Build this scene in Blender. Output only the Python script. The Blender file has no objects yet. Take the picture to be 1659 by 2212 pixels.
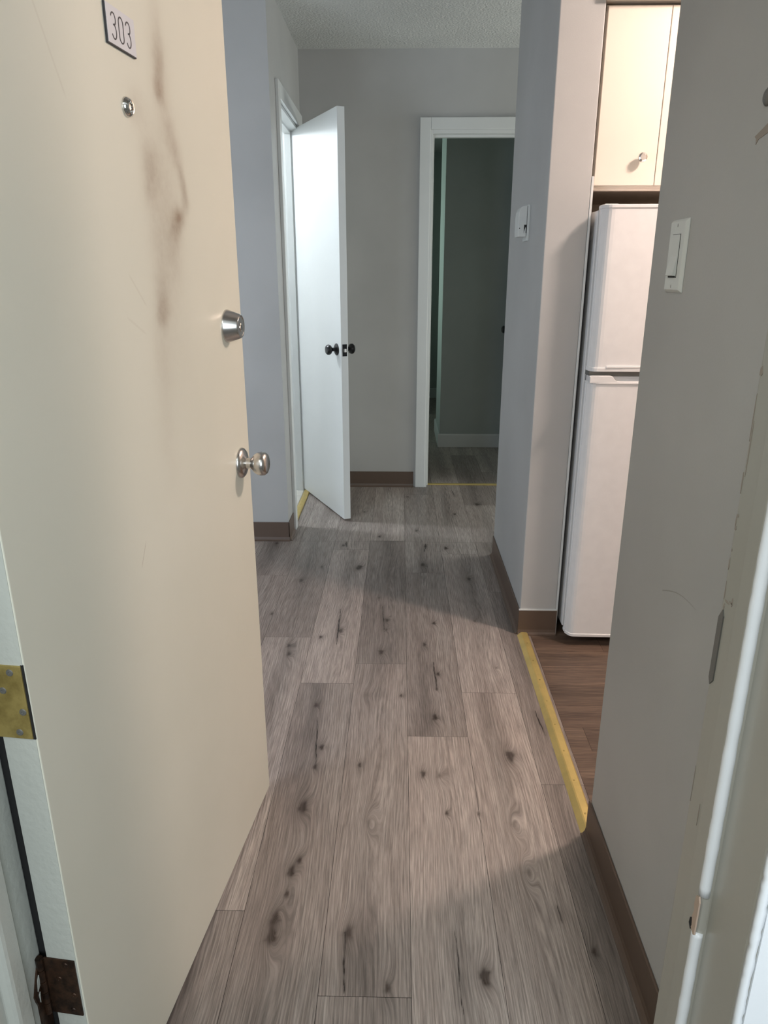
import bpy, bmesh, math, random
import numpy as np
from mathutils import Vector, Matrix
random.seed(3)
sc = bpy.context.scene
C = sc.collection
R = math.radians

# ------------------------------------------------------------------ camera
cd = bpy.data.cameras.new('camera'); cam = bpy.data.objects.new('camera', cd); C.objects.link(cam)
cam.location = (0, 0, 1.30); cam.rotation_euler = (R(90-18.43), 0, R(1.28))
cd.sensor_fit = 'VERTICAL'; cd.sensor_height = 36; cd.lens = 1548/2212*36; cd.clip_start = 0.02
sc.camera = cam
# ------------------------------------------------------------------ exposure, world, lights
vs = sc.view_settings
sc.display_settings.display_device = 'sRGB'
vs.view_transform = 'Standard'; vs.look = 'None'; vs.gamma = 1; vs.use_curve_mapping = False
vs.exposure = 0.26
w = bpy.data.worlds.new('world'); sc.world = w; w.use_nodes = True
w.node_tree.nodes['Background'].inputs[0].default_value = (.6, .68, .75, 1)
w.node_tree.nodes['Background'].inputs[1].default_value = 0.3

def area(name, loc, rot, size, power, col, sy=None, shape=None):
    l = bpy.data.lights.new(name, 'AREA'); l.energy = power; l.color = col; l.size = size
    if sy: l.shape = 'RECTANGLE'; l.size_y = sy
    if shape: l.shape = shape
    o = bpy.data.objects.new(name, l); C.objects.link(o); o.location = loc
    o.rotation_euler = [R(a) for a in rot]
    return o
def point(name, loc, rad, power, col):
    l = bpy.data.lights.new(name, 'POINT'); l.energy = power; l.color = col; l.shadow_soft_size = rad
    o = bpy.data.objects.new(name, l); C.objects.link(o); o.location = loc
    return o
point('kitchen_lamp_light', (1.37, 1.90, 2.27), .085, 38, (1, .80, .70))
area('kitchen_lamp_glow', (1.37, 1.90, 2.26), (0, 0, 0), .2, 12, (1, .80, .70), shape='DISK')
area('front_room_daylight', (-1.95, .80, 1.20), (90, 0, 0), 1.3, 30, (.76, .87, 1.0), 1.2)
point('bathroom_lamp_light', (-1.66, 3.91, 2.28), .06, 46, (.86, .93, 1.0))
area('living_room_daylight', (2.85, 3.85, 1.0), (0, 90, 0), .9, 28, (.95, 1.0, .97), 1.0)
area('bedroom_daylight', (-2.0, 6.05, 1.5), (0, -90, 0), .9, 7, (.76, 1.0, .90), 1.1).data.spread = R(80)
area('corridor_ceiling_light', (-0.75, -0.45, 2.36), (0, 0, 0), 1.2, 19, (.97, 1.0, .95), .3)
area('corridor_window_daylight', (.62, -1.15, 1.45), (90, 0, 0), .8, 27, (.84, .93, 1.0), 1.1)

# ------------------------------------------------------------------ materials
def nt(name):
    m = bpy.data.materials.new(name); m.use_nodes = True
    n = m.node_tree; b = n.nodes['Principled BSDF']
    return m, n, b
def N(n, t, **k):
    x = n.nodes.new(t)
    for a, v in k.items(): setattr(x, a, v)
    return x
def L(n, a, b): n.links.new(a, b)
def math_(n, op, a, b=None, c=None, clamp=False):
    x = N(n, 'ShaderNodeMath', operation=op); x.use_clamp = clamp
    for i, v in enumerate((a, b, c)):
        if v is None: continue
        if isinstance(v, (int, float)): x.inputs[i].default_value = v
        else: L(n, v, x.inputs[i])
    return x.outputs[0]
def mix(n, f, a, b, mode='MIX'):
    x = N(n, 'ShaderNodeMix', data_type='RGBA', blend_type=mode)
    for i, v in ((0, f), (6, a), (7, b)):
        if isinstance(v, (int, float)): x.inputs[i].default_value = v
        elif isinstance(v, tuple): x.inputs[i].default_value = (*v, 1)
        else: L(n, v, x.inputs[i])
    return x.outputs[2]
def noise(n, vec, scale, detail=3, rough=.5, dist=0):
    x = N(n, 'ShaderNodeTexNoise'); x.inputs['Scale'].default_value = scale
    x.inputs['Detail'].default_value = detail; x.inputs['Roughness'].default_value = rough
    x.inputs['Distortion'].default_value = dist
    if vec is not None: L(n, vec, x.inputs['Vector'])
    return x.outputs['Fac']
def ramp(n, f, lo, hi, a=0., b=1.):
    x = N(n, 'ShaderNodeMapRange'); x.clamp = True
    L(n, f, x.inputs[0])
    for i, v in zip((1, 2, 3, 4), (lo, hi, a, b)): x.inputs[i].default_value = v
    return x.outputs[0]
def bump(n, b, h, strength, dist=.001):
    x = N(n, 'ShaderNodeBump'); x.inputs['Strength'].default_value = strength; x.inputs['Distance'].default_value = dist
    L(n, h, x.inputs['Height']); L(n, x.outputs[0], b.inputs['Normal'])
def objco(n): return N(n, 'ShaderNodeTexCoord').outputs['Object']
def mapping(n, v, scale):
    x = N(n, 'ShaderNodeMapping'); L(n, v, x.inputs[0]); x.inputs['Scale'].default_value = scale
    return x.outputs[0]

def paint(name, col, rough=.5, bscale=260, bstr=.25, var=.05, bdist=.0006, spec=.4):
    m, n, b = nt(name); co = objco(n)
    v = noise(n, co, 2.2, 4)
    dark = tuple(c*(1-var*2) for c in col)
    L(n, mix(n, ramp(n, v, .35, .65), dark, col), b.inputs['Base Color'])
    b.inputs['Roughness'].default_value = rough; b.inputs['Specular IOR Level'].default_value = spec
    bump(n, b, noise(n, co, bscale, 3), bstr, bdist)
    return m
def plain(name, col, rough=.5, metal=0., spec=.5, bs=None):
    m, n, b = nt(name); co = objco(n)
    v = noise(n, co, 30, 3)
    L(n, mix(n, v, tuple(c*.94 for c in col), tuple(min(1, c*1.04) for c in col)), b.inputs['Base Color'])
    b.inputs['Roughness'].default_value = rough; b.inputs['Metallic'].default_value = metal
    b.inputs['Specular IOR Level'].default_value = spec
    if bs: bump(n, b, noise(n, co, bs, 3), .2, .0005)
    return m
M = {}
M['wall'] = paint('grey_wall_paint', (.475, .475, .465), .5)
M['wall2'] = paint('bedroom_wall_paint', (.42, .46, .44), .55)
M['jamb'] = paint('beige_grey_gloss_paint', (.41, .40, .355), .28, 60, .25, .04)
M['jambw'] = paint('chipped_white_gloss_paint', (.54, .56, .515), .3, 90, .6, .04, .0015)
M['white'] = paint('white_trim_paint', (.66, .68, .67), .32, 120, .15, .02)
M['bead'] = paint('glossy_white_bead', (.82, .85, .88), .25, 90, .3, .03)
M['bathwall'] = paint('bathroom_paint', (.8, .8, .79), .5)
M['ceil'] = paint('stippled_ceiling', (.60, .61, .59), .8, 95, 1.0, .04, .009)
M['cream'] = paint('cream_cabinet_paint', (.77, .70, .61), .4, 80, .1, .02)
M['cabwood'] = plain('brown_cabinet_underside', (.78, .69, .60), .6)
M['base'] = plain('brown_vinyl_cove', (.115, .078, .058), .38)
M['fridge'] = plain('white_fridge_enamel', (.80, .79, .79), .28)
M['fridgeg'] = plain('grey_fridge_plastic', (.52, .55, .58), .35)
M['dark'] = plain('dark_void', (.012, .012, .012), .8)
M['nickel'] = plain('satin_nickel', (.60, .585, .565), .25, 1.)
M['chrome'] = plain('polished_chrome', (.75, .73, .70), .1, 1.)
M['black'] = plain('black_metal', (.012, .012, .013), .28, .3)
M['plastic'] = plain('white_plastic', (.70, .72, .70), .35)
M['plate'] = plain('pale_engraved_plastic', (.67, .67, .70), .35)
M['ink'] = plain('black_lettering', (.03, .03, .035), .5)
M['steel'] = plain('dull_steel', (.20, .20, .19), .45, .5)
M['scuff'] = plain('faint_scuff', (.34, .325, .30), .6)
M['scrap'] = plain('torn_paint_edge', (.33, .29, .25), .8)
M['wood_chip'] = plain('bare_chipped_filler', (.50, .38, .30), .8)
M['carpet'] = paint('corridor_carpet', (.16, .15, .14), .95, 400, 1., .1, .003)
M['corrwall'] = paint('corridor_wall_paint', (.62, .62, .60), .6)
M['glow'] = plain('lamp_glass', (.9, .88, .8), .3)

def metal_worn(name, c1, c2, rough, metal, scale=40):
    m, n, b = nt(name); co = objco(n)
    v = ramp(n, noise(n, co, scale, 5, .6), .4, .62)
    L(n, mix(n, v, c1, c2), b.inputs['Base Color'])
    b.inputs['Roughness'].default_value = rough; b.inputs['Metallic'].default_value = metal
    bump(n, b, noise(n, co, 300, 3), .3, .0006)
    return m
M['brass'] = metal_worn('worn_brass', (.50, .39, .14), (.33, .25, .08), .4, .6, 35)
M['bronze'] = metal_worn('rusty_dark_bronze', (.022, .012, .008), (.07, .035, .02), .4, .5, 60)
M['gold'] = metal_worn('gold_anodised_strip', (.62, .47, .17), (.53, .41, .15), .42, .5, 14)

# entry door paint with hand smudges and faint scuffs that belong to the leaf
def door_paint():
    m, n, b = nt('cream_door_paint_smudged'); co = objco(n)
    sep = N(n, 'ShaderNodeSeparateXYZ'); L(n, co, sep.inputs[0]); X, Z = sep.outputs[0], sep.outputs[2]
    wob = noise(n, co, 9, 3)
    Xw = math_(n, 'ADD', X, math_(n, 'MULTIPLY', math_(n, 'SUBTRACT', wob, .5), .05))
    sm = [(.537, 1.60, .014, .030, .38), (.527, 1.567, .013, .016, .5), (.535, 1.585, .030, .06, .2), (.529, 1.655, .02, .05, .16), (.545, 1.515, .014, .022, .3), (.566, 1.489, .012, .02, .38),
          (.582, 1.455, .010, .024, .38), (.587, 1.42, .010, .022, .4), (.560, 1.388, .019, .013, .75), (.545, 1.366, .017, .016, .38),
          (.470, 1.455, .024, .028, .33), (.455, 1.42, .02, .02, .2), (.53, 1.335, .02, .04, .2), (.500, 1.40, .05, .09, .20), (.48, 1.30, .035, .07, .2),
          (.462, 1.262, .018, .03, .28), (.459, 1.235, .018, .016, .32), (.45, 1.17, .03, .06, .18), (.44, 1.05, .03, .07, .10), (.440, 1.53, .03, .022, .2), (.52, 1.20, .06, .10, .07), (.52, 1.44, .07, .08, .10)]
    tot = None
    for (x, z, rx, rz, s) in sm:
        dx = math_(n, 'MULTIPLY', math_(n, 'SUBTRACT', Xw, x), 1/rx); dz = math_(n, 'MULTIPLY', math_(n, 'SUBTRACT', Z, z), 1/rz)
        r2 = math_(n, 'ADD', math_(n, 'MULTIPLY', dx, dx), math_(n, 'MULTIPLY', dz, dz))
        g = math_(n, 'MULTIPLY', math_(n, 'POWER', 2.718, math_(n, 'MULTIPLY', r2, -.75)), s)
        tot = g if tot is None else math_(n, 'ADD', tot, g)
    tot = math_(n, 'MULTIPLY', tot, ramp(n, noise(n, co, 60, 5, .65), .25, .7, .65, 1.05))
    # hairline scuffs
    for (x1, z1, x2, z2, wd, s) in [(.02, 1.75, .19, 1.615, .004, .22), (.19, 1.615, .25, 1.50, .003, .12), (.30, .86, .325, .90, .0018, .35), (.36, 1.30, .41, 1.25, .003, .12), (.34, 1.24, .40, 1.21, .003, .1)]:
        dx, dz = x2-x1, z2-z1; Ln = math.hypot(dx, dz)
        ax = math_(n, 'SUBTRACT', X, x1); az = math_(n, 'SUBTRACT', Z, z1)
        t = math_(n, 'ADD', math_(n, 'MULTIPLY', ax, dx/Ln), math_(n, 'MULTIPLY', az, dz/Ln))
        d = math_(n, 'ABSOLUTE', math_(n, 'SUBTRACT', math_(n, 'MULTIPLY', ax, dz/Ln), math_(n, 'MULTIPLY', az, dx/Ln)))
        g = math_(n, 'MULTIPLY', ramp(n, d, 0, wd, s, 0), math_(n, 'MULTIPLY', ramp(n, t, 0, .01), ramp(n, t, Ln-.01, Ln, 1, 0)))
        tot = math_(n, 'ADD', tot, g)
    tot = math_(n, 'MINIMUM', tot, .9)
    base = mix(n, ramp(n, noise(n, co, 3, 3), .3, .7), (.70, .69, .585), (.74, .725, .62))
    tot = math_(n, 'MULTIPLY', tot, 1.2, clamp=True)
    L(n, mix(n, tot, base, (.33, .255, .185)), b.inputs['Base Color'])
    b.inputs['Roughness'].default_value = .36
    bump(n, b, noise(n, co, 120, 3), .12, .0006)
    return m
M['door'] = door_paint()

def wood(name, colA, colB, colC, rough, dark):
    """planks: attribute g = (warped across-grain coordinate, along coordinate, plank random), t = (tone, knot, crack)"""
    m, n, b = nt(name)
    g = N(n, 'ShaderNodeAttribute', attribute_name='g').outputs['Vector']
    t = N(n, 'ShaderNodeAttribute', attribute_name='t').outputs['Vector']
    sg = N(n, 'ShaderNodeSeparateXYZ'); L(n, g, sg.inputs[0]); st = N(n, 'ShaderNodeSeparateXYZ'); L(n, t, st.inputs[0])
    fine = noise(n, mapping(n, g, (430, 13, 7)), 1, 4, .6)
    mid = noise(n, mapping(n, g, (70, 2.2, 7)), 1, 4, .6)
    broad = noise(n, mapping(n, g, (9, 1.3, 7)), 1, 3, .5)
    ph = math_(n, 'ADD', math_(n, 'MULTIPLY', sg.outputs[0], 2*math.pi/.0075), math_(n, 'MULTIPLY', noise(n, mapping(n, g, (30, 3, 7)), 1, 2), 6))
    ring = math_(n, 'MULTIPLY', math_(n, 'ADD', math_(n, 'SINE', ph), 1), .5)
    c = mix(n, ramp(n, broad, .3, .7), colA, colB)
    c = mix(n, ramp(n, mid, .32, .72, 0, .7), c, colC)
    tone = math_(n, 'ADD', st.outputs[0], 0)
    k = math_(n, 'MULTIPLY', ramp(n, fine, .34, .66, .62, 1.22), ramp(n, ring, 0, 1, .90, 1.06))
    k = math_(n, 'MULTIPLY', k, tone)
    cc = N(n, 'ShaderNodeVectorMath', operation='SCALE'); L(n, c, cc.inputs[0]); L(n, k, cc.inputs['Scale'])
    kn = math_(n, 'MULTIPLY', st.outputs[1], ramp(n, fine, .25, .6, .7, 1.1), clamp=True)
    c = mix(n, kn, cc.outputs[0], dark)
    cr = math_(n, 'MULTIPLY', ramp(n, st.outputs[2], .35, .75), ramp(n, noise(n, mapping(n, g, (120, 30, 7)), 1, 3), .35, .55, .35, 1))
    c = mix(n, cr, c, tuple(x*.4 for x in dark))
    L(n, c, b.inputs['Base Color'])
    L(n, ramp(n, fine, .2, .8, rough+.06, rough-.04), b.inputs['Roughness'])
    b.inputs['Specular IOR Level'].default_value = .35
    bump(n, b, fine, .25, .0006)
    return m
M['oak'] = wood('greyed_oak_planks', (.31, .262, .236), (.41, .362, .33), (.235, .192, .170), .42, (.045, .032, .026))
M['brownwood'] = wood('brown_planks', (.130, .086, .063), (.225, .155, .112), (.078, .052, .040), .38, (.04, .02, .015))

def tile():
    m, n, b = nt('pale_bathroom_tile'); co = objco(n)
    br = N(n, 'ShaderNodeTexBrick'); L(n, co, br.inputs['Vector']); br.inputs['Scale'].default_value = 1
    br.offset = 0; br.inputs['Brick Width'].default_value = .15; br.inputs['Row Height'].default_value = .15
    br.inputs['Mortar Size'].default_value = .003
    br.inputs['Color1'].default_value = (.62, .60, .55, 1); br.inputs['Color2'].default_value = (.56, .55, .52, 1); br.inputs['Mortar'].default_value = (.35, .34, .32, 1)
    L(n, br.outputs['Color'], b.inputs['Base Color']); b.inputs['Roughness'].default_value = .3
    return m
M['tile'] = tile()

# ------------------------------------------------------------------ mesh helpers
def finish(name, bm, mat, parent=None, bevel=0, smooth=False, seg=2, kind=None):
    bmesh.ops.recalc_face_normals(bm, faces=bm.faces)
    me = bpy.data.meshes.new(name); bm.to_mesh(me); bm.free()
    o = bpy.data.objects.new(name, me); C.objects.link(o)
    me.materials.append(M[mat] if isinstance(mat, str) else mat)
    if parent: o.parent = parent
    if kind: o['kind'] = kind
    if smooth:
        for p in me.polygons: p.use_smooth = True
    if bevel:
        md = o.modifiers.new('bevel', 'BEVEL'); md.width = bevel; md.segments = seg; md.limit_method = 'ANGLE'; md.angle_limit = R(40)
        md.harden_normals = False
    return o
def add_box(bm, x0, x1, y0, y1, z0, z1):
    v = [bm.verts.new(p) for p in ((x0, y0, z0), (x1, y0, z0), (x1, y1, z0), (x0, y1, z0), (x0, y0, z1), (x1, y0, z1), (x1, y1, z1), (x0, y1, z1))]
    for f in ((0, 3, 2, 1), (4, 5, 6, 7), (0, 1, 5, 4), (1, 2, 6, 5), (2, 3, 7, 6), (3, 0, 4, 7)): bm.faces.new([v[i] for i in f])
def boxes(name, lst, mat, parent=None, bevel=0, kind=None, seg=2):
    bm = bmesh.new()
    for b in lst: add_box(bm, *b)
    return finish(name, bm, mat, parent, bevel, kind=kind, seg=seg)
def struct(name, lst, mat, bevel=0): return boxes(name, lst, mat, None, bevel, 'structure')
def add_prism(bm, pts, axis, a, b):
    """closed outline pts in the two other axes, extruded along axis from a to b"""
    def P(p, t):
        q = list(p); q.insert(axis, t); return q
    va = [bm.verts.new(P(p, a)) for p in pts]; vb = [bm.verts.new(P(p, b)) for p in pts]
    n = len(pts); bm.faces.new(va[::-1]); bm.faces.new(vb)
    for i in range(n): bm.faces.new((va[i], va[(i+1) % n], vb[(i+1) % n], vb[i]))
def prism(name, pts, axis, a, b, mat, parent=None, bevel=0, kind=None, smooth=False):
    bm = bmesh.new(); add_prism(bm, pts, axis, a, b); return finish(name, bm, mat, parent, bevel, kind=kind, smooth=smooth)
def lathe_bm(prof, seg=40):
    """prof = [(radius, height)], axis z"""
    bm = bmesh.new(); rings = []
    for r, z in prof:
        if r < 1e-6: rings.append([bm.verts.new((0, 0, z))])
        else: rings.append([bm.verts.new((r*math.cos(2*math.pi*i/seg), r*math.sin(2*math.pi*i/seg), z)) for i in range(seg)])
    for a, b in zip(rings, rings[1:]):
        for i in range(seg):
            j = (i+1) % seg
            if len(a) == 1 and len(b) == 1: continue
            if len(a) == 1: bm.faces.new((a[0], b[i], b[j]))
            elif len(b) == 1: bm.faces.new((a[i], a[j], b[0]))
            else: bm.faces.new((a[i], a[j], b[j], b[i]))
    return bm
def lathe(name, prof, mat, loc, normal, parent=None, seg=40, split=35):
    bm = lathe_bm(prof, seg)
    q = Vector((0, 0, 1)).rotation_difference(Vector(normal).normalized()).to_matrix().to_4x4()
    bmesh.ops.transform(bm, matrix=Matrix.Translation(loc) @ q, verts=bm.verts)
    for e in bm.edges:
        if len(e.link_faces) == 2 and e.calc_face_angle(0) > R(split): e.smooth = False
    o = finish(name, bm, mat, parent, smooth=True)
    return o
def empty(name, loc, rz=0, label=None, cat=None, kind=None):
    o = bpy.data.objects.new(name, None); C.objects.link(o); o.location = loc; o.rotation_euler = (0, 0, rz)
    o.empty_display_size = .1
    tag(o, label, cat, kind=kind)
    return o
def tag(o, label=None, cat=None, group=None, kind=None):
    if label: o['label'] = label
    if cat: o['category'] = cat
    if group: o['group'] = group
    if kind: o['kind'] = kind
    return o

# ------------------------------------------------------------------ plank floors
PW, PL = .178, 1.22
def plank_floor(name, rects, mat, knots, cracks, dx, dy, tones=None, joints=None, x_off=.030, swap=False, pw=PW, plen=PL, gap=.0009):
    """rects in (x0,x1,y0,y1) with planks along y (or along x if swap); one mesh, every plank its own island"""
    V = []; F = []; G = []; T = []; base = 0
    rng = np.random.RandomState(7)
    kx = np.array([k[:2] for k in knots]) if knots else np.zeros((0, 2))
    for (x0, x1, y0, y1, ddx, ddy) in rects:
        if swap: x0, x1, y0, y1 = y0, y1, x0, x1
        c0 = math.floor((x0-x_off)/pw); c1 = math.ceil((x1-x_off)/pw)
        for c in range(c0, c1):
            a = max(x0, x_off+c*pw); b = min(x1, x_off+(c+1)*pw)
            if b-a < 1e-4: continue
            j0 = joints[c] if joints and c in joints else (c*7919 % 97)/97*plen
            k0 = math.floor((y0-j0)/plen); k1 = math.ceil((y1-j0)/plen)
            for k in range(k0, k1):
                p = max(y0, j0+k*plen); q = min(y1, j0+(k+1)*plen)
                if q-p < 1e-4: continue
                tone = (tones or {}).get((c, k)) or (.88+.26*(((c*53+k*131+17) % 29)/29))
                rnd = ((c*37+k*91) % 53)/5.
                nx = max(2, int((b-a)/ddx)+1); ny = max(2, int((q-p)/ddy)+1)
                xs = np.linspace(a+gap/2, b-gap/2, nx); ys = np.linspace(p+gap/2, q-gap/2, ny)
                X, Y = np.meshgrid(xs, ys, indexing='ij')
                # slow wander of the grain plus its flow round the knots
                Hx = X + .006*np.sin(Y*3.1+c*2.1+k) + .003*np.sin(Y*9.7+c*5+k*3)
                hc = a + (b-a)*(.35+.3*((c*5+k*3) % 7)/7)
                Hx = Hx + .022*np.exp(-((X-hc)/.026)**2)*(.5+.5*np.sin(Y*2.3+c*1.7+k*2.9))
                K = np.zeros_like(X); CR = np.zeros_like(X)
                for (u, v, s, st) in knots:
                    if not (a-.002 <= u <= b+.002 and p-.15 <= v <= q+.15): continue
                    ex, ey = X-u, Y-v
                    Hx = Hx + .015*s*np.exp(-(ex/(.016*s))**2-(ey/(.040*s))**2)
                    w_ = 1+.35*np.sin(np.arctan2(ey, ex)*3+u*50)+.2*np.sin(np.arctan2(ey, ex)*7+v*60)
                    K += 1.45*st*np.exp(-((ex/(.0062*s))**2+(ey/(.012*s))**2)*w_)
                    K += .42*st*np.exp(-(ex/(.019*s))**2-(ey/(.042*s))**2)
                for (u0, v0, u1, v1, wd) in cracks:
                    um = (u0+u1)/2
                    if not (a <= um <= b): continue
                    tt = np.clip((Y-v0)/(v1-v0), 0, 1)
                    xc = u0+(u1-u0)*tt+.0008*np.sin(Y*55+u0*90)+.0004*np.sin(Y*170)
                    inside = ((Y-v0)*(Y-v1) < 0)
                    tap = np.sqrt(np.clip(4*tt*(1-tt), 0, 1))
                    CR = np.maximum(CR, np.where(inside, np.exp(-((X-xc)/(wd*(.5+tap)))**2), 0))
                    K += np.where(inside, .28*tap*np.exp(-((X-xc)/.012)**2), 0)
                K = np.clip(K, 0, .93)
                heart = np.exp(-((X-hc-.008*np.sin(Y*2.7+k))/.030)**2)*(.55+.45*np.sin(Y*4.1+c*2.3+k*1.9)); TN = .93*(1+(tone-1)*1.75)*(1.07-.32*heart)
                if swap: pos = np.stack([Y, X, np.zeros_like(X)], -1)
                else: pos = np.stack([X, Y, np.zeros_like(X)], -1)
                V.append(pos.reshape(-1, 3))
                G.append(np.stack([Hx, Y+rnd*3.7, np.full_like(X, rnd)], -1).reshape(-1, 3))
                T.append(np.stack([TN, K, CR], -1).reshape(-1, 3))
                idx = (np.arange(nx*ny).reshape(nx, ny))+base; base += nx*ny
                f = np.stack([idx[:-1, :-1], idx[1:, :-1], idx[1:, 1:], idx[:-1, 1:]], -1).reshape(-1, 4)
                if swap: f = f[:, ::-1]
                F.append(f)
    V = np.concatenate(V); F = np.concatenate(F); G = np.concatenate(G); T = np.concatenate(T)
    me = bpy.data.meshes.new(name)
    me.vertices.add(len(V)); me.vertices.foreach_set('co', V.astype(np.float32).ravel())
    me.loops.add(F.size); me.loops.foreach_set('vertex_index', F.astype(np.int32).ravel())
    me.polygons.add(len(F)); me.polygons.foreach_set('loop_start', np.arange(0, F.size, 4, dtype=np.int32))
    me.polygons.foreach_set('loop_total', np.full(len(F), 4, dtype=np.int32))
    me.update(calc_edges=True)
    for nm, A in (('g', G), ('t', T)):
        at = me.attributes.new(nm, 'FLOAT_VECTOR', 'POINT'); at.data.foreach_set('vector', A.astype(np.float32).ravel())
    me.materials.append(M[mat])
    o = bpy.data.objects.new(name, me); C.objects.link(o); o['kind'] = 'structure'
    return o

knots = [(.11, 3.117, .8, .6), (.315, 2.961, 1.0, .8), (-.083, 2.754, .6, .5), (-.044, 2.55, .8, .7), (-.046, 2.47, .6, .5), (.139, 2.527, .9, .7),
         (-.062, 2.299, 1.1, .8), (.097, 2.357, .8, .7), (.137, 2.152, .7, .7), (.128, 2.06, .5, .6), (.115, 1.899, 1.0, .9), (-.221, 2.458, .9, .8), (-.292, 2.406, .8, .7),
         (-.402, 2.338, 1.0, .6), (-.393, 2.277, 1.0, .6), (-.259, 1.956, .8, .8), (-.219, 1.746, .8, .8), (-.229, 1.657, .7, .7), (-.242, 1.499, 1.4, .85), (-.105, 1.669, .6, .9),
         (.01, 2.017, .5, .9), (.320, 1.72, 1.35, 1.), (.071, 1.637, .8, .9), (.114, 1.629, 1.0, .35), (.126, 1.486, .5, .8), (-.242, 1.29, 1.0, .9), (-.227, 1.325, .8, .6), (-.242, 1.228, .6, .8),
         (-.257, 1.165, 1.3, .6), (-.257, 1.121, 1.5, .65), (.173, 1.042, 1.2, 1.), (.206, 1.486, .5, .5), (-.191, 3.072, .9, .7), (-.433, 2.926, .8, .5), (-.509, 2.595, .8, .6), (.341, 2.198, .6, .4),
         (-.016, 1.014, .8, .6), (.289, 1.451, 1.2, .25), (-.1, 1.135, 1.3, .55), (.316, 3.871, 1., .7), (.462, 4.056, 1.5, .8), (.093, 3.589, .9, .7), (.133, 3.36, .8, .7), (.234, 3.335, 1.1, .9),
         (.116, 3.119, .9, .8), (-.102, 3.495, 1., .7), (-.181, 3.088, 1.3, .8), (-.435, 2.93, .9, .6), (-.62, 3.384, .9, .6), (-.359, 3.084, .8, .5), (-.28, 3.364, 1., .6),
         (.05, 4.2, .9, .5), (-.2, 3.9, .9, .5), (.30, .86, 1.0, .8), (-.24, .80, 1.0, .8), (.40, 1.10, .8, .6), (.30, 2.55, .7, .4), (-.10, 2.02, 1.3, .2), (.30, 1.30, 1.2, .2), (-.07, 1.45, 1.2, .25)]
cracks = [(-.107, 1.14, -.099, 1.001, .0018), (.123, 1.15, .124, .965, .0013), (.348, 1.213, .349, 1.165, .0012), (.429, 1.946, .437, 1.816, .0018), (-.236, 2.649, -.228, 2.35, .0022),
          (-.248, 1.897, -.226, 1.648, .0016), (.123, 2.236, .129, 2.047, .0018), (-.068, 2.693, -.052, 2.453, .0014), (.137, 3.40, .125, 3.28, .002), (-.27, 3.42, -.262, 3.34, .003), (.33, 4.35, .34, 4.20, .002)]
joints = {-1: .996, 0: 1.804, 1: 2.04, -2: 2.086, -3: 1.183, 2: 1.60}
tones = {(0, -1): 1.13, (0, 0): .93, (0, 1): .95, (-2, -1): .93, (-2, 0): 1.12, (-2, 1): 1.0, (-1, -1): .93, (-1, 0): .99, (-1, 1): .86, (1, -1): 1.12, (1, 0): 1.06, (1, 1): 1.03,
         (-3, -1): .92, (-3, 0): 1.07, (-3, 1): .93, (-3, 2): .98, (2, -1): .93, (2, 0): .93, (2, 1): 1.0, (2, 2): .88, (0, 2): .9, (1, 2): 1.08, (-4, 0): 1.05, (-4, 1): .95}
floor = plank_floor('floor', [(-.70, .50, .60, 3.42, .0022, .006), (-.572, .60, 3.42, 4.46, .004, .008), (-3.5, -.70, .60, 3.42, .012, .03), (.60, 3.0, 3.26, 4.46, .01, .03), (-2.2, 1.25, 4.46, 7.95, .01, .03)],
                    'oak', knots, cracks, 0, 0, tones, joints)
kk = [(.75, 2.18, .7, .5), (.9, 1.75, .9, .5), (.70, 1.95, .6, .4)]
plank_floor('floor.001', [(.50, 2.62, 1.42, 3.16, .006, .01), (.585, 2.62, .73, 1.42, .01, .02)], 'brownwood', [(b, a, s, t) for a, b, s, t in kk], [], 0, 0, x_off=.02, swap=True, pw=.115, plen=.95)
struct('floor.002', [(-2.4, -.60, 3.42, 4.52, -.03, .001)], 'tile')
struct('floor.003', [(-2.6, 3.0, -1.25, .60, -.03, -.001)], 'carpet')
struct('floor.004', [(-3.6, 3.1, .55, 8.0, -.12, -.012)], 'dark')

# ------------------------------------------------------------------ room shell
CH = 2.44
struct('ceiling', [(-3.6, 3.1, .73, 8.05, CH, CH+.08)], 'ceil')
struct('ceiling.001', [(-2.65, 3.1, -1.3, .56, CH, CH+.08)], 'corrwall')
struct('wall_left', [(-3.6, -3.5, .575, 3.53, 0, CH), (-3.5, -1.08, .575, .73, 0, CH)], 'wall')
struct('wall_left.001', [(-3.5, -.562, 3.43, 3.53, 0, CH), (-.665, -.562, 3.53, 3.640, 0, CH), (-.665, -.562, 3.64, 4.34, 2.045, CH), (-.665, -.562, 4.34, 4.42, 0, CH)], 'wall')
struct('wall_far', [(-.665, .165, 4.42, 4.52, 0, CH), (.165, .935, 4.42, 4.52, 2.045, CH), (.935, 3.0, 4.42, 4.52, 0, CH)], 'wall')
struct('wall_right', [(.465, .585, .73, 1.42, 0, CH)], 'wall', .003)
struct('wall_right.001', [(.457, .590, 2.45, 3.25, 0, CH)], 'wall', .003)
struct('wall_kitchen', [(.59, 2.7, 3.15, 3.25, 0, CH), (2.6, 2.7, .73, 3.15, 0, CH)], 'cream')
struct('wall_living', [(2.92, 3.0, 3.25, 4.42, 0, CH)], 'wall')
struct('wall_front', [(-1.08, -.515, .575, .73, 0, CH), (.385, 2.7, .575, .73, 0, CH), (-.515, .385, .575, .73, 2.09, CH)], 'corrwall')
struct('wall_bathroom', [(-2.45, -2.35, 3.43, 4.52, 0, CH), (-2.35, -.665, 4.42, 4.52, 0, CH)], 'bathwall')
struct('wall_bedroom', [(.312, 1.25, 5.54, 6.15, 0, CH)], 'wall2')
struct('wall_bedroom.001', [(-2.2, 1.25, 7.90, 8.0, 0, CH), (-2.3, -2.2, 4.52, 8.0, 0, CH), (1.25, 1.35, 4.52, 8.0, 0, CH)], 'wall2')
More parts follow.
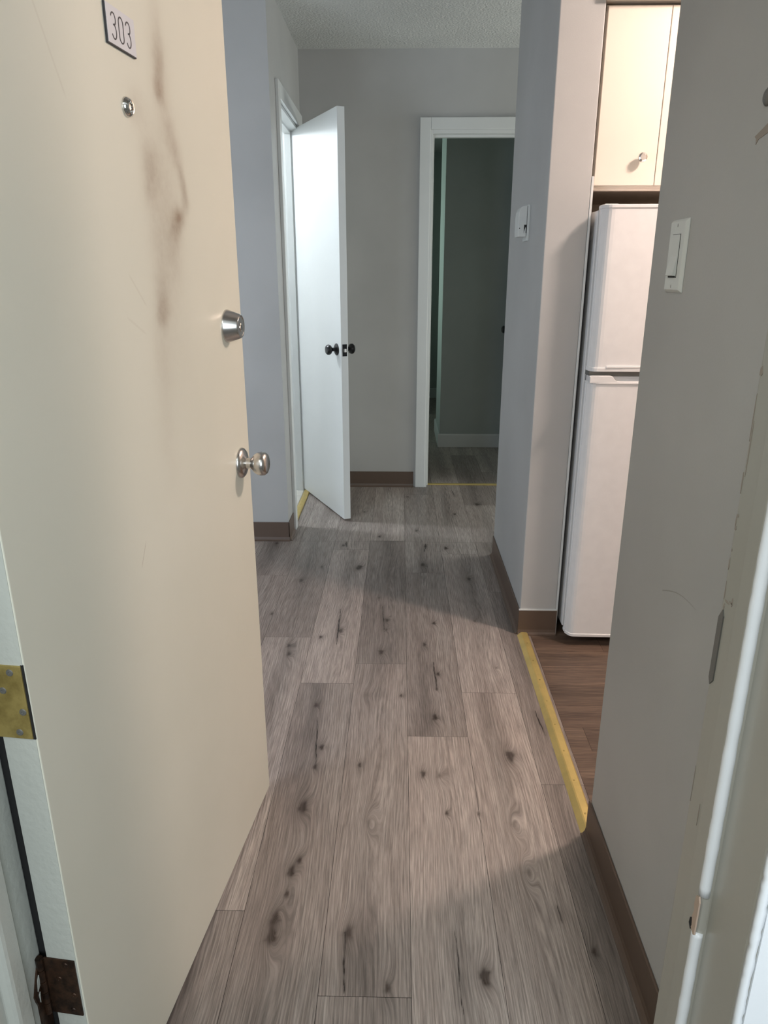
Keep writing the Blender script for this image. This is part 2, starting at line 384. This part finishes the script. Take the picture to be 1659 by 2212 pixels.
struct('wall_corridor', [(-2.65, 3.1, -1.3, -1.2, 0, CH), (-2.65, -2.55, -1.2, .56, 0, CH), (3.0, 3.1, -1.2, .56, 0, CH), (-2.55, -1.09, .46, .56, 0, CH), (2.71, 3.0, .46, .56, 0, CH)], 'corrwall')

# brown vinyl cove baseboards: height 100 mm, curled toe
def cove(t=.004, h=.10, toe=.012):
    pts = [(0, 0), (t+toe, 0), (t+toe, .002), (t+toe*.55, .004), (t+toe*.2, .010), (t, .020), (t, h-.003), (t*.6, h), (0, h)]
    return pts
def baseboard(name, p0, p1, nrm, mat='base', prof=None, bevel=0):
    p0 = Vector((*p0, 0)); p1 = Vector((*p1, 0)); nrm = Vector((*nrm, 0)); bm = bmesh.new(); pr = prof or cove()
    a = [bm.verts.new(p0+nrm*d+Vector((0, 0, z))) for d, z in pr]; b = [bm.verts.new(p1+nrm*d+Vector((0, 0, z))) for d, z in pr]
    bm.faces.new(a); bm.faces.new(b[::-1])
    for i in range(len(pr)): bm.faces.new((a[i], a[(i+1) % len(pr)], b[(i+1) % len(pr)], b[i]))
    return finish(name, bm, mat, kind='structure', bevel=bevel)
baseboard('baseboard_right', (.464, .735), (.464, 1.424), (-1, 0))
baseboard('baseboard_fin', (.456, 2.446), (.456, 3.25), (-1, 0))
o = baseboard('baseboard_fin.001', (.452, 2.449), (.594, 2.449), (0, -1))
boxes('baseboard_fin.002', [(.452, .595, 2.444, 2.451, .0995, .1045)], 'white', kind='structure', bevel=.001)
baseboard('baseboard_left', (-3.4, 3.429), (-.558, 3.429), (0, -1))
baseboard('baseboard_left.001', (-.561, 3.425), (-.561, 3.580), (1, 0))
baseboard('baseboard_far', (-.572, 4.419), (.088, 4.419), (0, -1))
wb = [(0, 0), (.012, 0), (.012, .095), (.008, .105), (0, .105)]
baseboard('baseboard_bedroom', (.300, 5.539), (1.25, 5.539), (0, -1), 'white', wb)
baseboard('baseboard_bedroom.001', (.311, 5.528), (.311, 6.16), (-1, 0), 'white', wb)
baseboard('baseboard_bedroom.002', (-2.2, 7.899), (1.25, 7.899), (0, -1), 'white', wb)
# white painted corner strip on the kitchen side of the stub wall
boxes('trim_4', [(.590, .5975, 2.449, 2.50, 0, 1.585)], 'white', kind='structure', bevel=.001)

# gold threshold strips
def threshold(name, y0, y1, x0, x1, label, screws=True):
    e = empty(name, (0, 0, 0), 0, label, 'threshold strip')
    pts = [(x0, .0), (x0+.014, .011), (x0+.018, .012), (x1-.004, .011), (x1, .007), (x1, 0)]
    bm = bmesh.new(); add_prism(bm, pts, 1, y0, y1)
    finish('strip', bm, 'gold', e, bevel=.0008)
    if screws:
        y = y0+.10
        while y < y1:
            lathe('screw', [(0, .0006), (.0018, .0008), (.0030, .0004), (.0034, -.001)], 'brass', ((x0+x1)/2+.004, y, .0118), (0, 0, 1), e, 12); y += .125
    return e
e = threshold('threshold_strip', 1.380, 2.440, .449, .489, 'long gold metal threshold strip between grey hall planks and brown kitchen planks')
e = threshold('threshold_strip', 3.645, 4.335, -.600, -.560, 'short gold metal strip at the foot of the brightly lit bathroom doorway', False)
e = boxes('threshold_strip', [(.166, .934, 4.455, 4.485, 0, .006)], 'gold', None, .002)
tag(e, 'thin gold strip on the floor across the dark bedroom doorway', 'threshold strip')

# ------------------------------------------------------------------ casings
def casing_profile(bm, rects):
    for r in rects: add_box(bm, *r)
# bathroom door frame (trim_1) on the side wall x = -.562
x = -.562
o = struct('trim_1', [(x, x+.016, 3.583, 3.640, 0, 2.115), (x, x+.016, 4.334, 4.392, 0, 2.115), (x, x+.016, 3.640, 4.334, 2.045, 2.115)], 'white', .003)
struct('trim_1.001', [(-.668, -.562, 3.640, 3.655, 0, 2.045), (-.668, -.562, 4.325, 4.340, 0, 2.045), (-.668, -.562, 3.655, 4.325, 2.030, 2.045),
                      (-.640, -.605, 3.655, 3.666, 0, 2.03), (-.640, -.605, 4.314, 4.325, 0, 2.03), (-.640, -.605, 3.666, 4.314, 2.018, 2.03)], 'white', .0015)
# bedroom door frame (trim_2) on the far wall
struct('trim_2', [(.100, .160, 4.402, 4.420, 0, 2.110), (.940, 1.0, 4.402, 4.420, 0, 2.110), (.160, .940, 4.402, 4.420, 2.050, 2.110)], 'white', .003)
struct('trim_2.001', [(.152, .172, 4.408, 4.53, 0, 2.050), (.928, .948, 4.408, 4.53, 0, 2.050), (.172, .928, 4.408, 4.53, 2.030, 2.050),
                      (.172, .182, 4.450, 4.485, 0, 2.03), (.918, .928, 4.450, 4.485, 0, 2.03), (.182, .918, 4.450, 4.485, 2.018, 2.03)], 'white', .0015)

# ------------------------------------------------------------------ entry frame (trim_3): beige right jamb with stop, grey-white left jamb
XJ = .365
def jamb_outline(side):
    # outline in x,y of a hollow pressed frame; side=+1 right, -1 left
    ox = XJ if side > 0 else -.4970
    s = side
    def A(cx, cy, r, a0, a1, n=5): return [(cx+r*math.cos(R(a0+(a1-a0)*i/n)), cy+r*math.sin(R(a0+(a1-a0)*i/n))) for i in range(n+1)]
    # distances d measured into the wall (positive away from the opening)
    st = .0125
    raw = [(.10, .745), (.004, .745)] + [(.004-.004*math.sin(R(a)), .741+.004*math.cos(R(a))) for a in (0, 30, 60, 90)]
    raw += [(0, .692), (-st+.002, .690), (-st, .686), (-st, .664), (-st+.0015, .6595), (-st+.005, .6565), (-.003, .655), (-.0008, .6545), (0, .653)]
    raw += [(0, .576), (.0012, .5715), (.0045, .5685), (.012, .568), (.10, .568)]
    return [(ox+s*d, y) for d, y in raw]
def jamb(name, side, mat):
    bm = bmesh.new()
    pts = jamb_outline(side)
    zs = list(np.arange(0, 2.06, .05)); rings = []
    for z in zs:
        rings.append([bm.verts.new((x_, y_, z)) for x_, y_ in pts])
    for a, b in zip(rings, rings[1:]):
        for i in range(len(pts)):
            j = (i+1) % len(pts); bm.faces.new((a[i], a[j], b[j], b[i]))
    bm.faces.new(rings[0][::-1]); bm.faces.new(rings[-1])
    return finish(name, bm, mat, kind='structure')
jr = jamb('trim_3', 1, 'jamb'); jl = jamb('trim_3.001', -1, 'jambw')
struct('trim_3.002', [(-.496, .364, .568, .745, 2.045, 2.09), (-.496, .364, .655, .69, 2.033, 2.045)], 'jamb', .002)
# strike plate on the right jamb corner, and the deadbolt strike above it
strike = prism('strike_plate', [(.7365, .942), (.7435, .930), (.7435, .852), (.7395, .845), (.7330, .853), (.7330, .935)], 0, XJ-.0016, XJ+.001, 'steel', jr)
for k, (y, z, sy, sz) in enumerate([(.740, 1.206, .003, .006), (.741, 1.16, .0006, .025), (.738, 1.13, .0006, .03), (.742, 1.089, .0009, .012), (.7395, 1.052, .0025, .003), (.7415, 1.045, .0010, .006), (.740, 1.038, .0022, .003),
                                    (.740, 1.012, .0009, .002), (.741, .996, .0012, .008), (.740, .962, .0010, .012), (.732, .9535, .006, .0012), (.724, .9565, .004, .0012), (.7205, .958, .0014, .005), (.737, .945, .0012, .005),
                                    (.741, .705, .0005, .03), (.716, .678, .0008, .015)]):
    bm = bmesh.new(); n_ = 9
    pts = [(y+sy*math.cos(2*math.pi*i/n_)*random.uniform(.6, 1.2), z+sz*math.sin(2*math.pi*i/n_)*random.uniform(.6, 1.2)) for i in range(n_)]
    pts = [(min(a, .7435), b) for a, b in pts]
    add_prism(bm, pts, 0, XJ-.0006, XJ+.0005); finish('paint_chip', bm, 'scrap', jr)
# white bead along the stop, with a piece missing low down
for k, (za, zb) in enumerate([(.0, .558), (.614, 2.03)]):
    cx_, cy_, rr = XJ-.0068, .6590, .0066
    bm = bmesh.new(); prev = None; zs = np.arange(za, zb, .012)
    for z in list(zs)+[zb]:
        r2 = rr*random.uniform(.95, 1.06)
        ring = [bm.verts.new((cx_+r2*math.cos(2*math.pi*i/14), cy_+r2*math.sin(2*math.pi*i/14), z)) for i in range(14)]
        if prev:
            for i in range(14): bm.faces.new((prev[i], prev[(i+1) % 14], ring[(i+1) % 14], ring[i]))
        else: bm.faces.new(ring)
        prev = ring
    bm.faces.new(prev); finish('stop_bead', bm, 'bead', jr, smooth=True)
# ragged white painted outer edge of the frame
bm = bmesh.new(); prev = None
for z in np.arange(0, 2.06, .008):
    j1, j2 = random.uniform(-.0008, .0006), random.uniform(-.0010, .0010)
    ring = [bm.verts.new(p) for p in ((XJ+.0006+j1, .5735+j1, z), (XJ+.0002+j1, .5690, z), (XJ+.0022, .5660, z), (XJ+.0072+j2, .5655, z), (XJ+.0080+j2, .5690, z))]
    if prev:
        for i in range(5): bm.faces.new((prev[i], prev[(i+1) % 5], ring[(i+1) % 5], ring[i]))
    prev = ring
finish('ragged_edge', bm, 'bead', jr, smooth=True)
boxes('frame_face', [(XJ+.009, XJ+.06, .5655, .5690, 0, 2.05)], 'bead', jr)
# broken-off piece on the stop edge
bm = bmesh.new(); add_prism(bm, [(.6535, .606), (.6565, .613), (.663, .608), (.6645, .594), (.662, .587), (.665, .574), (.663, .560), (.656, .556), (.6535, .558)], 0, XJ-.0137, XJ-.0118); finish('bare_patch', bm, 'wood_chip', jr)
bm = bmesh.new(); add_prism(bm, [(.664, .574), (.668, .570), (.669, .561), (.664, .556), (.662, .564)], 0, XJ-.0139, XJ-.0122); finish('paint_chip', bm, 'dark', jr)

# ------------------------------------------------------------------ entry door (door_1): local x from hinge corner along the leaf, local y into the leaf, z up
dirv = Vector((.11829, .99298, 0)); ang = math.atan2(dirv.y, dirv.x)
HC = Vector((-.4377, .7290, 0))
d1 = empty('door_1', HC, ang, 'cream entry door marked 303, swung open, with brown hand smudges', 'door', 'structure')
# leaf local: face toward the camera is local y = 0, body at y > 0
LW = .842
leaf = boxes('leaf', [(0, LW, 0, .045, .012, 2.03)], 'door', d1, .0015)
# edge face is painted grey-white
boxes('leaf_edge', [(-.0008, 0.0004, .0015, .0445, .014, 2.028)], 'jambw', d1)
def onleaf(s): return s+.851
# number plate
px0, px1, pz0, pz1 = .367, .4485, 1.5915, 1.6395
pl = boxes('number_plate', [(px0, px1, -.0032, 0, pz0, pz1)], 'ink', d1, .0004); pl['label'] = 'small pale plate with the number 303 and black edges'
boxes('plate_face', [(px0+.0012, px1-.0002, -.0037, -.0030, pz0+.0016, pz1-.0004)], 'plate', pl)
def ribbon(name, paths, wd, parent, y=-.0041):
    bm = bmesh.new()
    for path in paths:
        P_ = [Vector((a, 0, b)) for a, b in path]; Ls = []; Rs = []
        for i, p in enumerate(P_):
            t = (P_[min(i+1, len(P_)-1)]-P_[max(i-1, 0)]).normalized(); nn = Vector((-t.z, 0, t.x))*wd/2
            Ls.append(p+nn); Rs.append(p-nn)
        va = [[bm.verts.new((q.x, yy, q.z)) for q in S] for S in (Ls, Rs) for yy in (y, y+.0005)]
        for i in range(len(P_)-1):
            for u, v in ((0, 2), (2, 3), (3, 1), (1, 0)):
                bm.faces.new((va[u][i], va[u][i+1], va[v][i+1], va[v][i]))
    return finish(name, bm, 'ink', parent)
def three(cx, cz, w_, h_):
    top = [(cx+w_*.5*math.cos(R(a)), cz+h_*.26+h_*.24*math.sin(R(a))) for a in range(165, -71, -15)]
    bot = [(cx+w_*.5*math.cos(R(a)), cz-h_*.22+h_*.28*math.sin(R(a))) for a in range(70, -166, -15)]
    # waist joins the bowls
    mid = [(cx-.0008, cz+h_*.045)]
    return [top[:-1]+[(cx+w_*.18, cz+h_*.065)]+mid, mid+[(cx+w_*.18, cz+h_*.045)]+bot[1:]]
def zero(cx, cz, w_, h_):
    hw = w_/2; s_ = h_/2-hw*1.1
    p = [(cx+hw*math.cos(R(a)), cz+s_+hw*1.1*math.sin(R(a))) for a in range(0, 181, 15)]
    p += [(cx+hw*math.cos(R(a)), cz-s_+hw*1.1*math.sin(R(a))) for a in range(180, 361, 15)]
    return [p+[p[0], p[1]]]
nz = 1.6155
ribbon('numeral', three(.386, nz, .0125, .031), .0018, pl)
ribbon('numeral', zero(.4070, nz, .0125, .031), .0018, pl)
ribbon('numeral', three(.4275, nz, .0125, .031), .0018, pl)
# peephole
lathe('peephole', [(0, .0035), (.0045, .0045), (.0068, .0035), (.0075, .0068), (.0095, .0072), (.0122, .0045), (.0135, .001), (.0135, 0)], 'chrome', (.408, 0, 1.523), (0, -1, 0), d1)
# deadbolt: conical collar with key face
db = lathe('deadbolt', [(0, .0285), (.0185, .0285), (.0195, .0278), (.0205, .0290), (.0222, .0290), (.0236, .0272), (.0318, .0035), (.0325, .002), (.0325, 0)], 'nickel', (.754, 0, 1.199), (0, -1, 0), d1, 48)
lathe('keyhole_plug', [(0, .0008), (.0075, .001), (.009, .0002), (.009, -.002)], 'chrome', (.756, -.0290, 1.197), (0, -1, 0), db, 24)
boxes('key_slot', [(.7552, .7566, -.0303, -.0296, 1.192, 1.201)], 'dark', db)
# knob with rose
kb = empty('door_knob', (.784, 0, .908)); kb.parent = d1
lathe('rose', [(0, .014), (.013, .014), (.0165, .012), (.022, .0105), (.0285, .008), (.0325, .0045), (.0335, .0015), (.0335, 0)], 'nickel', (0, 0, 0), (0, -1, 0), kb, 48)
lathe('knob', [(.0125, .010), (.0115, .020), (.0118, .0235), (.0150, .0265), (.0205, .0315), (.0245, .038), (.0262, .0455), (.0252, .053), (.0215, .058), (.0155, .0603), (0, .061)], 'nickel', (0, 0, 0), (0, -1, 0), kb, 48)
# hinges on the hinge edge of the leaf (edge faces local -x), one leaf plate on the door edge, one on the jamb and the barrel
def hinge(name, z0, z1, mat, label):
    h = empty(name, (0, 0, 0)); h.parent = d1; h['label'] = label
    w0, w1 = .0035, .049
    p = boxes('hinge_plate', [(-.0030, -.0002, w0, w1, z0, z1)], mat, h, .0006)
    if mat == 'brass':
        boxes('rebate_edge', [(-.0012, .0002, .0008, .0042, z0-.001, z1+.001)], 'dark', h)
    zz = [z0+.009, z0+.038, z0+.066, z1-.009]; ww = [.019, .010, .031, .018] if mat == 'brass' else [.017, .012, .03, .017]
    for k, (z, w_) in enumerate(zip(zz, ww)):
        lathe('hinge_screw', [(0, .0002), (.0012, .0002), (.0016, .0012), (.0040, .0010), (.0046, 0)], 'steel' if mat == 'brass' else 'bronze', (-.0030, w_, z), (-1, 0, 0), h, 16)
    # barrel (knuckles) beside the pin
    prof = []; z = z0
    bm = bmesh.new()
    for k in range(5):
        a = z0+(z1-z0)*k/5+.0006; b = z0+(z1-z0)*(k+1)/5-.0006
        for s in range(14):
            pass
        vs_ = [[bm.verts.new((-.004+.0052*math.cos(2*math.pi*i/14), .0545+.0052*math.sin(2*math.pi*i/14), zz_)) for i in range(14)] for zz_ in (a, b)]
        for i in range(14): bm.faces.new((vs_[0][i], vs_[0][(i+1) % 14], vs_[1][(i+1) % 14], vs_[1][i]))
        bm.faces.new(vs_[0]); bm.faces.new(vs_[1])
    finish('barrel', bm, mat, h, smooth=False)
    return h
hinge('hinge', .764, .864, 'brass', 'worn brass hinge with grey screws')
hinge('hinge', .303, .405, 'bronze', 'dark rusty hinge with flaking paint')
# jamb side leaf of the low hinge, flaking
bm = bmesh.new(); add_prism(bm, [(.741, .400), (.733, .398), (.722, .380), (.711, .356), (.713, .345), (.716, .335), (.715, .22), (.741, .22)], 0, -.4970, -.4945); finish('hinge_plate', bm, 'bronze', jl)
boxes('hinge_gap_shade', [(-.56, -.4850, .7460, .7500, .01, 2.03)], 'dark', jl)  # added dark strip: paints the black shade seen in the hinge gap
for p in ([(.722, .374), (.728, .381), (.7255, .362), (.719, .358)], [(.7195, .350), (.723, .353), (.7205, .336)], [(.7345, .340), (.736, .340), (.7375, .322), (.736, .322)]):
    bm = bmesh.new(); add_prism(bm, p, 0, -.4947, -.4936); finish('paint_flake', bm, 'jambw', jl)

# ------------------------------------------------------------------ bathroom door (door_2)
hx, hy = -.604, 4.335
fx, fy = -.302, 3.731
dv = Vector((fx-hx, fy-hy, 0)); wl = dv.length; a2 = math.atan2(dv.y, dv.x)
d2 = empty('door_2', (hx, hy, 0), a2, 'white hallway door standing ajar with black knobs, lit from the bathroom', 'door', 'structure')
# local x from hinge to free edge; visible face is local y = 0 side toward -y(local right)... body on +y (away from the bathroom)
boxes('leaf', [(0, wl, 0, .038, .012, 2.035)], 'white', d2, .0012)
def blackknob(z, side, y):
    e = empty('door_knob', (wl-.062, y, z)); e.parent = d2
    nrm = (0, side, 0)
    lathe('rose', [(0, .012), (.012, .012), (.022, .009), (.030, .004), (.031, 0)], 'black', (0, 0, 0), nrm, e, 32)
    lathe('knob', [(.010, .008), (.0095, .024), (.013, .029), (.022, .034), (.0265, .042), (.0262, .051), (.020, .058), (0, .060)], 'black', (0, 0, 0), nrm, e, 32)
blackknob(.925, -1, 0); blackknob(.925, 1, .038)
lp_ = boxes('latch_plate', [(wl-.0005, wl+.0014, .0065, .0315, .895, .955)], 'black', d2, .0004)
boxes('latch_bolt', [(wl+.001, wl+.009, .012, .024, .915, .934)], 'chrome', lp_, .002)

# ------------------------------------------------------------------ bedroom door (door_3), swung into the dark bedroom, only its knob shows
hx3, hy3 = .905, 4.535; ex3, ey3 = .760, 5.27
dv3 = Vector((ex3-hx3, ey3-hy3, 0)); wl3 = dv3.length
d3 = empty('door_3', (hx3, hy3, 0), math.atan2(dv3.y, dv3.x), 'bedroom door swung inward, only its black knob showing past the wall', 'door', 'structure')
boxes('leaf', [(0, wl3, -.038, 0, .012, 2.025)], 'wall2', d3, .0012)
e = empty('door_knob', (wl3-.06, 0, .925)); e.parent = d3
lathe('rose', [(0, .012), (.012, .012), (.022, .009), (.030, .004), (.031, 0)], 'black', (0, 0, 0), (0, 1, 0), e, 32)
lathe('knob', [(.010, .008), (.0095, .024), (.013, .029), (.022, .034), (.0265, .042), (.0262, .051), (.020, .058), (0, .060)], 'black', (0, 0, 0), (0, 1, 0), e, 32)

# ------------------------------------------------------------------ light switch on the right wall
sw = empty('light_switch', (.465, 1.286, 1.327), 0, 'white rocker light switch with rounded cover plate on the near grey wall', 'light switch')
def plate_mesh(y0, y1, z0, z1, t, ch):
    """raised plate with chamfered rim; wall at local x = 0, front at x = -t"""
    bm = bmesh.new()
    a = [(y0, z0), (y1, z0), (y1, z1), (y0, z1)]; b = [(y0+ch, z0+ch), (y1-ch, z0+ch), (y1-ch, z1-ch), (y0+ch, z1-ch)]
    v0 = [bm.verts.new((0, *p)) for p in a]; v1 = [bm.verts.new((-t*.25, *p)) for p in a]; v2 = [bm.verts.new((-t, *p)) for p in b]
    for A_, B_ in ((v0, v1), (v1, v2)):
        for i in range(4): bm.faces.new((A_[i], A_[(i+1) % 4], B_[(i+1) % 4], B_[i]))
    bm.faces.new(v2); bm.faces.new(v0[::-1])
    return bm
finish('cover_plate', plate_mesh(-.037, .037, -.058, .058, .0065, .0045), 'plastic', sw, bevel=.0015)
boxes('switch_surround', [(-.0070, -.006, -.0180, .0180, -.0345, .0345)], 'dark', sw)
boxes('switch_frame', [(-.0076, -.006, -.0170, .0170, -.0338, .0338)], 'plastic', sw, .0004)
# paddle rocks outward at its lower end
prism('rocker', [(-.0070, .0322), (-.0072, .0322), (-.0078, .0300), (-.0082, 0), (-.0128, -.0300), (-.0120, -.0312), (-.0065, -.0312)], 1, -.0160, .0160, 'plastic', sw, .0006)
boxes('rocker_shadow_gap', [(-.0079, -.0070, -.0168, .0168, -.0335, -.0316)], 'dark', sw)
for z in (.048, -.048):
    s_ = lathe('screw', [(0, .0002), (.0022, .0004), (.0030, 0)], 'plastic', (-.0065, 0, z), (-1, 0, 0), sw, 16)
    boxes('screw_slot', [(-.0071, -.0066, -.0004, .0004, z-.0026, z+.0026)], 'dark', s_)

# ------------------------------------------------------------------ thermostat on the stub wall
th = empty('thermostat', (.457, 2.80, 1.47), 0, 'small white wall thermostat with a slider slot on the stub wall', 'thermostat')
boxes('back_plate', [(-.0085, 0, -.045, .040, -.060, .060)], 'plastic', th, .0012)
pts = [(-.0085, -.046), (-.0370, -.046), (-.0385, -.030), (-.0385, .020), (-.0370, .038), (-.0320, .050), (-.0240, .0555), (-.0100, .0575), (-.0085, .0575)]
bm = bmesh.new()
va = [bm.verts.new((x_-.0012, -.043, z)) for x_, z in pts]; vb = [bm.verts.new((x_-.0012, .038, z)) for x_, z in pts]
bm.faces.new(va); bm.faces.new(vb[::-1])
for i in range(len(pts)): bm.faces.new((va[i], va[(i+1) % len(pts)], vb[(i+1) % len(pts)], vb[i]))
tb = finish('cover', bm, 'plastic', th, .002)
boxes('seam', [(-.0104, -.0084, -.0436, -.040, -.005, .056)], 'steel', tb)
boxes('slider_slot', [(-.0190, -.0100, -.0434, -.040, -.034, -.006)], 'dark', tb)
prism('slider', [(-.0185, -.040), (-.0125, -.040), (-.0125, -.016), (-.0140, -.014), (-.0180, -.030)], 1, -.0440, -.0400, 'plastic', tb)
lathe('dial_mark', [(0, .0004), (.0018, .0003), (.0018, 0)], 'dark', (-.0345, -.0431, -.018), (0, -1, 0), tb, 12)

# ------------------------------------------------------------------ leftovers of an old chain guard on the right wall
hk = lathe('wall_anchor', [(0, .0035), (.004, .005), (.008, .004), (.011, .0015), (.0115, 0)], 'steel', (.465, 1.040, 1.513), (-1, 0, 0), None, 24)
tag(hk, 'small round grey painted-over wall anchor at the right edge of the near wall', 'anchor')
bm = bmesh.new(); add_prism(bm, [(1.062, 1.4705), (1.055, 1.4725), (1.035, 1.479), (1.000, 1.490), (1.000, 1.474), (1.040, 1.467), (1.050, 1.4655), (1.056, 1.460), (1.057, 1.467)], 0, .4643, .4652)
o = finish('torn_paint_patch', bm, 'scrap', None); tag(o, 'torn paint scrap below the round anchor on the near wall', 'paint damage')

wr = bpy.data.objects['wall_right']
bm = bmesh.new()
for i in range(10):
    t0, t1 = i/10, (i+1)/10; q0, q1 = [(1.165-.14*t, .770+.030*t+.010*math.sin(t*3.1)) for t in (t0, t1)]
    w0_, w1_ = .0009*(1-t0)+.0002, .0009*(1-t1)+.0002
    v = [bm.verts.new((.4647, a, b)) for a, b in ((q0[0], q0[1]-w0_), (q1[0], q1[1]-w1_), (q1[0], q1[1]+w1_), (q0[0], q0[1]+w0_))]; bm.faces.new(v)
finish('scuff_mark', bm, 'scuff', wr)
# ------------------------------------------------------------------ fridge
fr = empty('refrigerator', (.90, 2.75, 0), 0, 'white top-freezer refrigerator standing beside the stub wall in the kitchen', 'refrigerator')
OX, OY = -.90, -2.75
def lx(p): return [(a+OX, b+OY) for a, b in p]
boxes('cabinet_body', [(.613+OX, 1.175+OX, 2.432+OY, 3.05+OY, .045, 1.486)], 'fridge', fr, .003)
boxes('door_gasket', [(.620+OX, 1.170+OX, 2.420+OY, 2.434+OY, .05, 1.475)], 'dark', fr)
boxes('kick_plate', [(.63+OX, 1.165+OX, 2.445+OY, 2.47+OY, .006, .048)], 'dark', fr)
for xx in (.66, 1.13):
    for yy in (2.47, 2.99): lathe('foot', [(.016, 0), (.016, .01), (.008, .012), (.008, .046)], 'dark', (xx+OX, yy+OY, 0), (0, 0, 1), fr, 16)
def door_outline():
    x0, x1, yb, yf = .614, 1.174, 2.420, 2.360
    p = [(x0+.002, yb), (x0, yb-.004), (x0, yb-.018), (x0+.0025, yb-.021), (x0+.0025, yb-.026), (x0+.0005, yb-.029), (x0+.002, yb-.034), (x0+.011, yf+.010), (x0+.016, yf+.0045), (x0+.024, yf+.001), (x0+.034, yf)]
    q = [(x0+x1-a, b) for a, b in p[::-1]]
    return p + [((x0+x1)/2, yf-.004)] + q
def fdoor(name, z0, z1):
    return prism(name, lx(door_outline()), 2, z0, z1, 'fridge', fr, .0015)
up = fdoor('freezer_door', 1.008, 1.488); lo = fdoor('fridge_door', .048, .960)
# raised end caps of the doors (pale plastic) with the finger scoop between them
def cap(name, par, z0, z1, grow=.0025, mat='fridge'):
    pts = lx([(x_+(-grow if x_ < .894 else grow)*.6, y_-grow if y_ < 2.40 else y_) for x_, y_ in door_outline()])
    return prism(name, pts, 2, z0, z1, mat, par, .002)
cap('top_cap', up, 1.487, 1.498)
cap('bottom_cap', lo, .038, .050)
cap('handle_lip', up, .997, 1.010, .0035)
# lip steps upwards to the right of the grip
prism('grip_lip', lx([(.664, 2.3540), (1.174, 2.3520), (1.174, 2.366), (.664, 2.366)]), 2, 1.008, 1.0165, 'fridge', up, .002)
cap('handle_lip', lo, .957, .963, .0035)
bm = bmesh.new()
add_prism(bm, [(.616+OX, .961), (1.172+OX, .961), (1.172+OX, .9665), (.706+OX, .9665), (.698+OX, .970), (.690+OX, .981), (.682+OX, .9845), (.622+OX, .9845), (.616+OX, .981)], 1, 2.3565+OY, 2.410+OY)
finish('grip_end', bm, 'fridge', lo, .0015)
boxes('handle_recess', [(.655+OX, 1.17+OX, 2.368+OY, 2.415+OY, .962, .981)], 'fridgeg', lo)
boxes('handle_gap', [(.6175+OX, 1.172+OX, 2.378+OY, 2.432+OY, .981, .998)], 'steel', fr)
hg = boxes('hinge_cover', [(.622+OX, .668+OX, 2.392+OY, 2.46+OY, 1.486, 1.502)], 'fridge', fr, .004)

# ------------------------------------------------------------------ upper cabinet above the fridge
cb = empty('upper_cabinet', (.598, 2.46, 1.56), 0, 'cream upper kitchen cabinet above the refrigerator with a glassy knob', 'cabinet')
def cbx(n_, x0, x1, y0, y1, z0, z1, m_, bv=.0012): return boxes(n_, [(x0-.598, x1-.598, y0-2.46, y1-2.46, z0-1.56, z1-1.56)], m_, cb, bv)
cbx('carcass', .5985, 1.50, 2.482, 3.148, 1.562, 2.044, 'cabwood')
cbx('face_frame', .5985, 1.50, 2.478, 2.4825, 1.556, 2.046, 'cream')
cbx('bottom_rail', .5985, 1.50, 2.4825, 2.512, 1.548, 1.562, 'cabwood', .004)
A = cbx('door', .6005, .7855, 2.461, 2.478, 1.560, 2.040, 'cream', .0015)
B = cbx('door', .7875, 1.14, 2.461, 2.478, 1.560, 2.040, 'cream', .0015)
B2 = cbx('door', 1.142, 1.495, 2.461, 2.478, 1.560, 2.040, 'cream', .0015)
kn = lathe('knob', [(.005, 0), (.005, .008), (.0125, .013), (.0145, .018), (.0135, .023), (.009, .026), (0, .0265)], 'chrome', (.738-.598, .001, 1.637-1.56), (0, -1, 0), A, 10, 8)
struct('wall_soffit', [(.5905, 2.6, 2.425, 3.15, 2.050, CH)], 'cream', .002)

# lamps
def lamp(name, loc, r_, label):
    e = empty(name, loc, 0, label, 'lamp')
    lathe('lamp_base', [(0, .0), (r_, 0), (r_, -.03), (r_*.9, -.035), (0, -.035)], 'white', (0, 0, 0), (0, 0, 1), e, 32)
    return e
lamp('ceiling_lamp', (1.37, 1.90, CH), .13, 'round ceiling lamp base in the middle of the kitchen ceiling')
lamp('ceiling_lamp', (-1.66, 3.91, CH), .10, 'round ceiling lamp base in the middle of the bathroom ceiling')
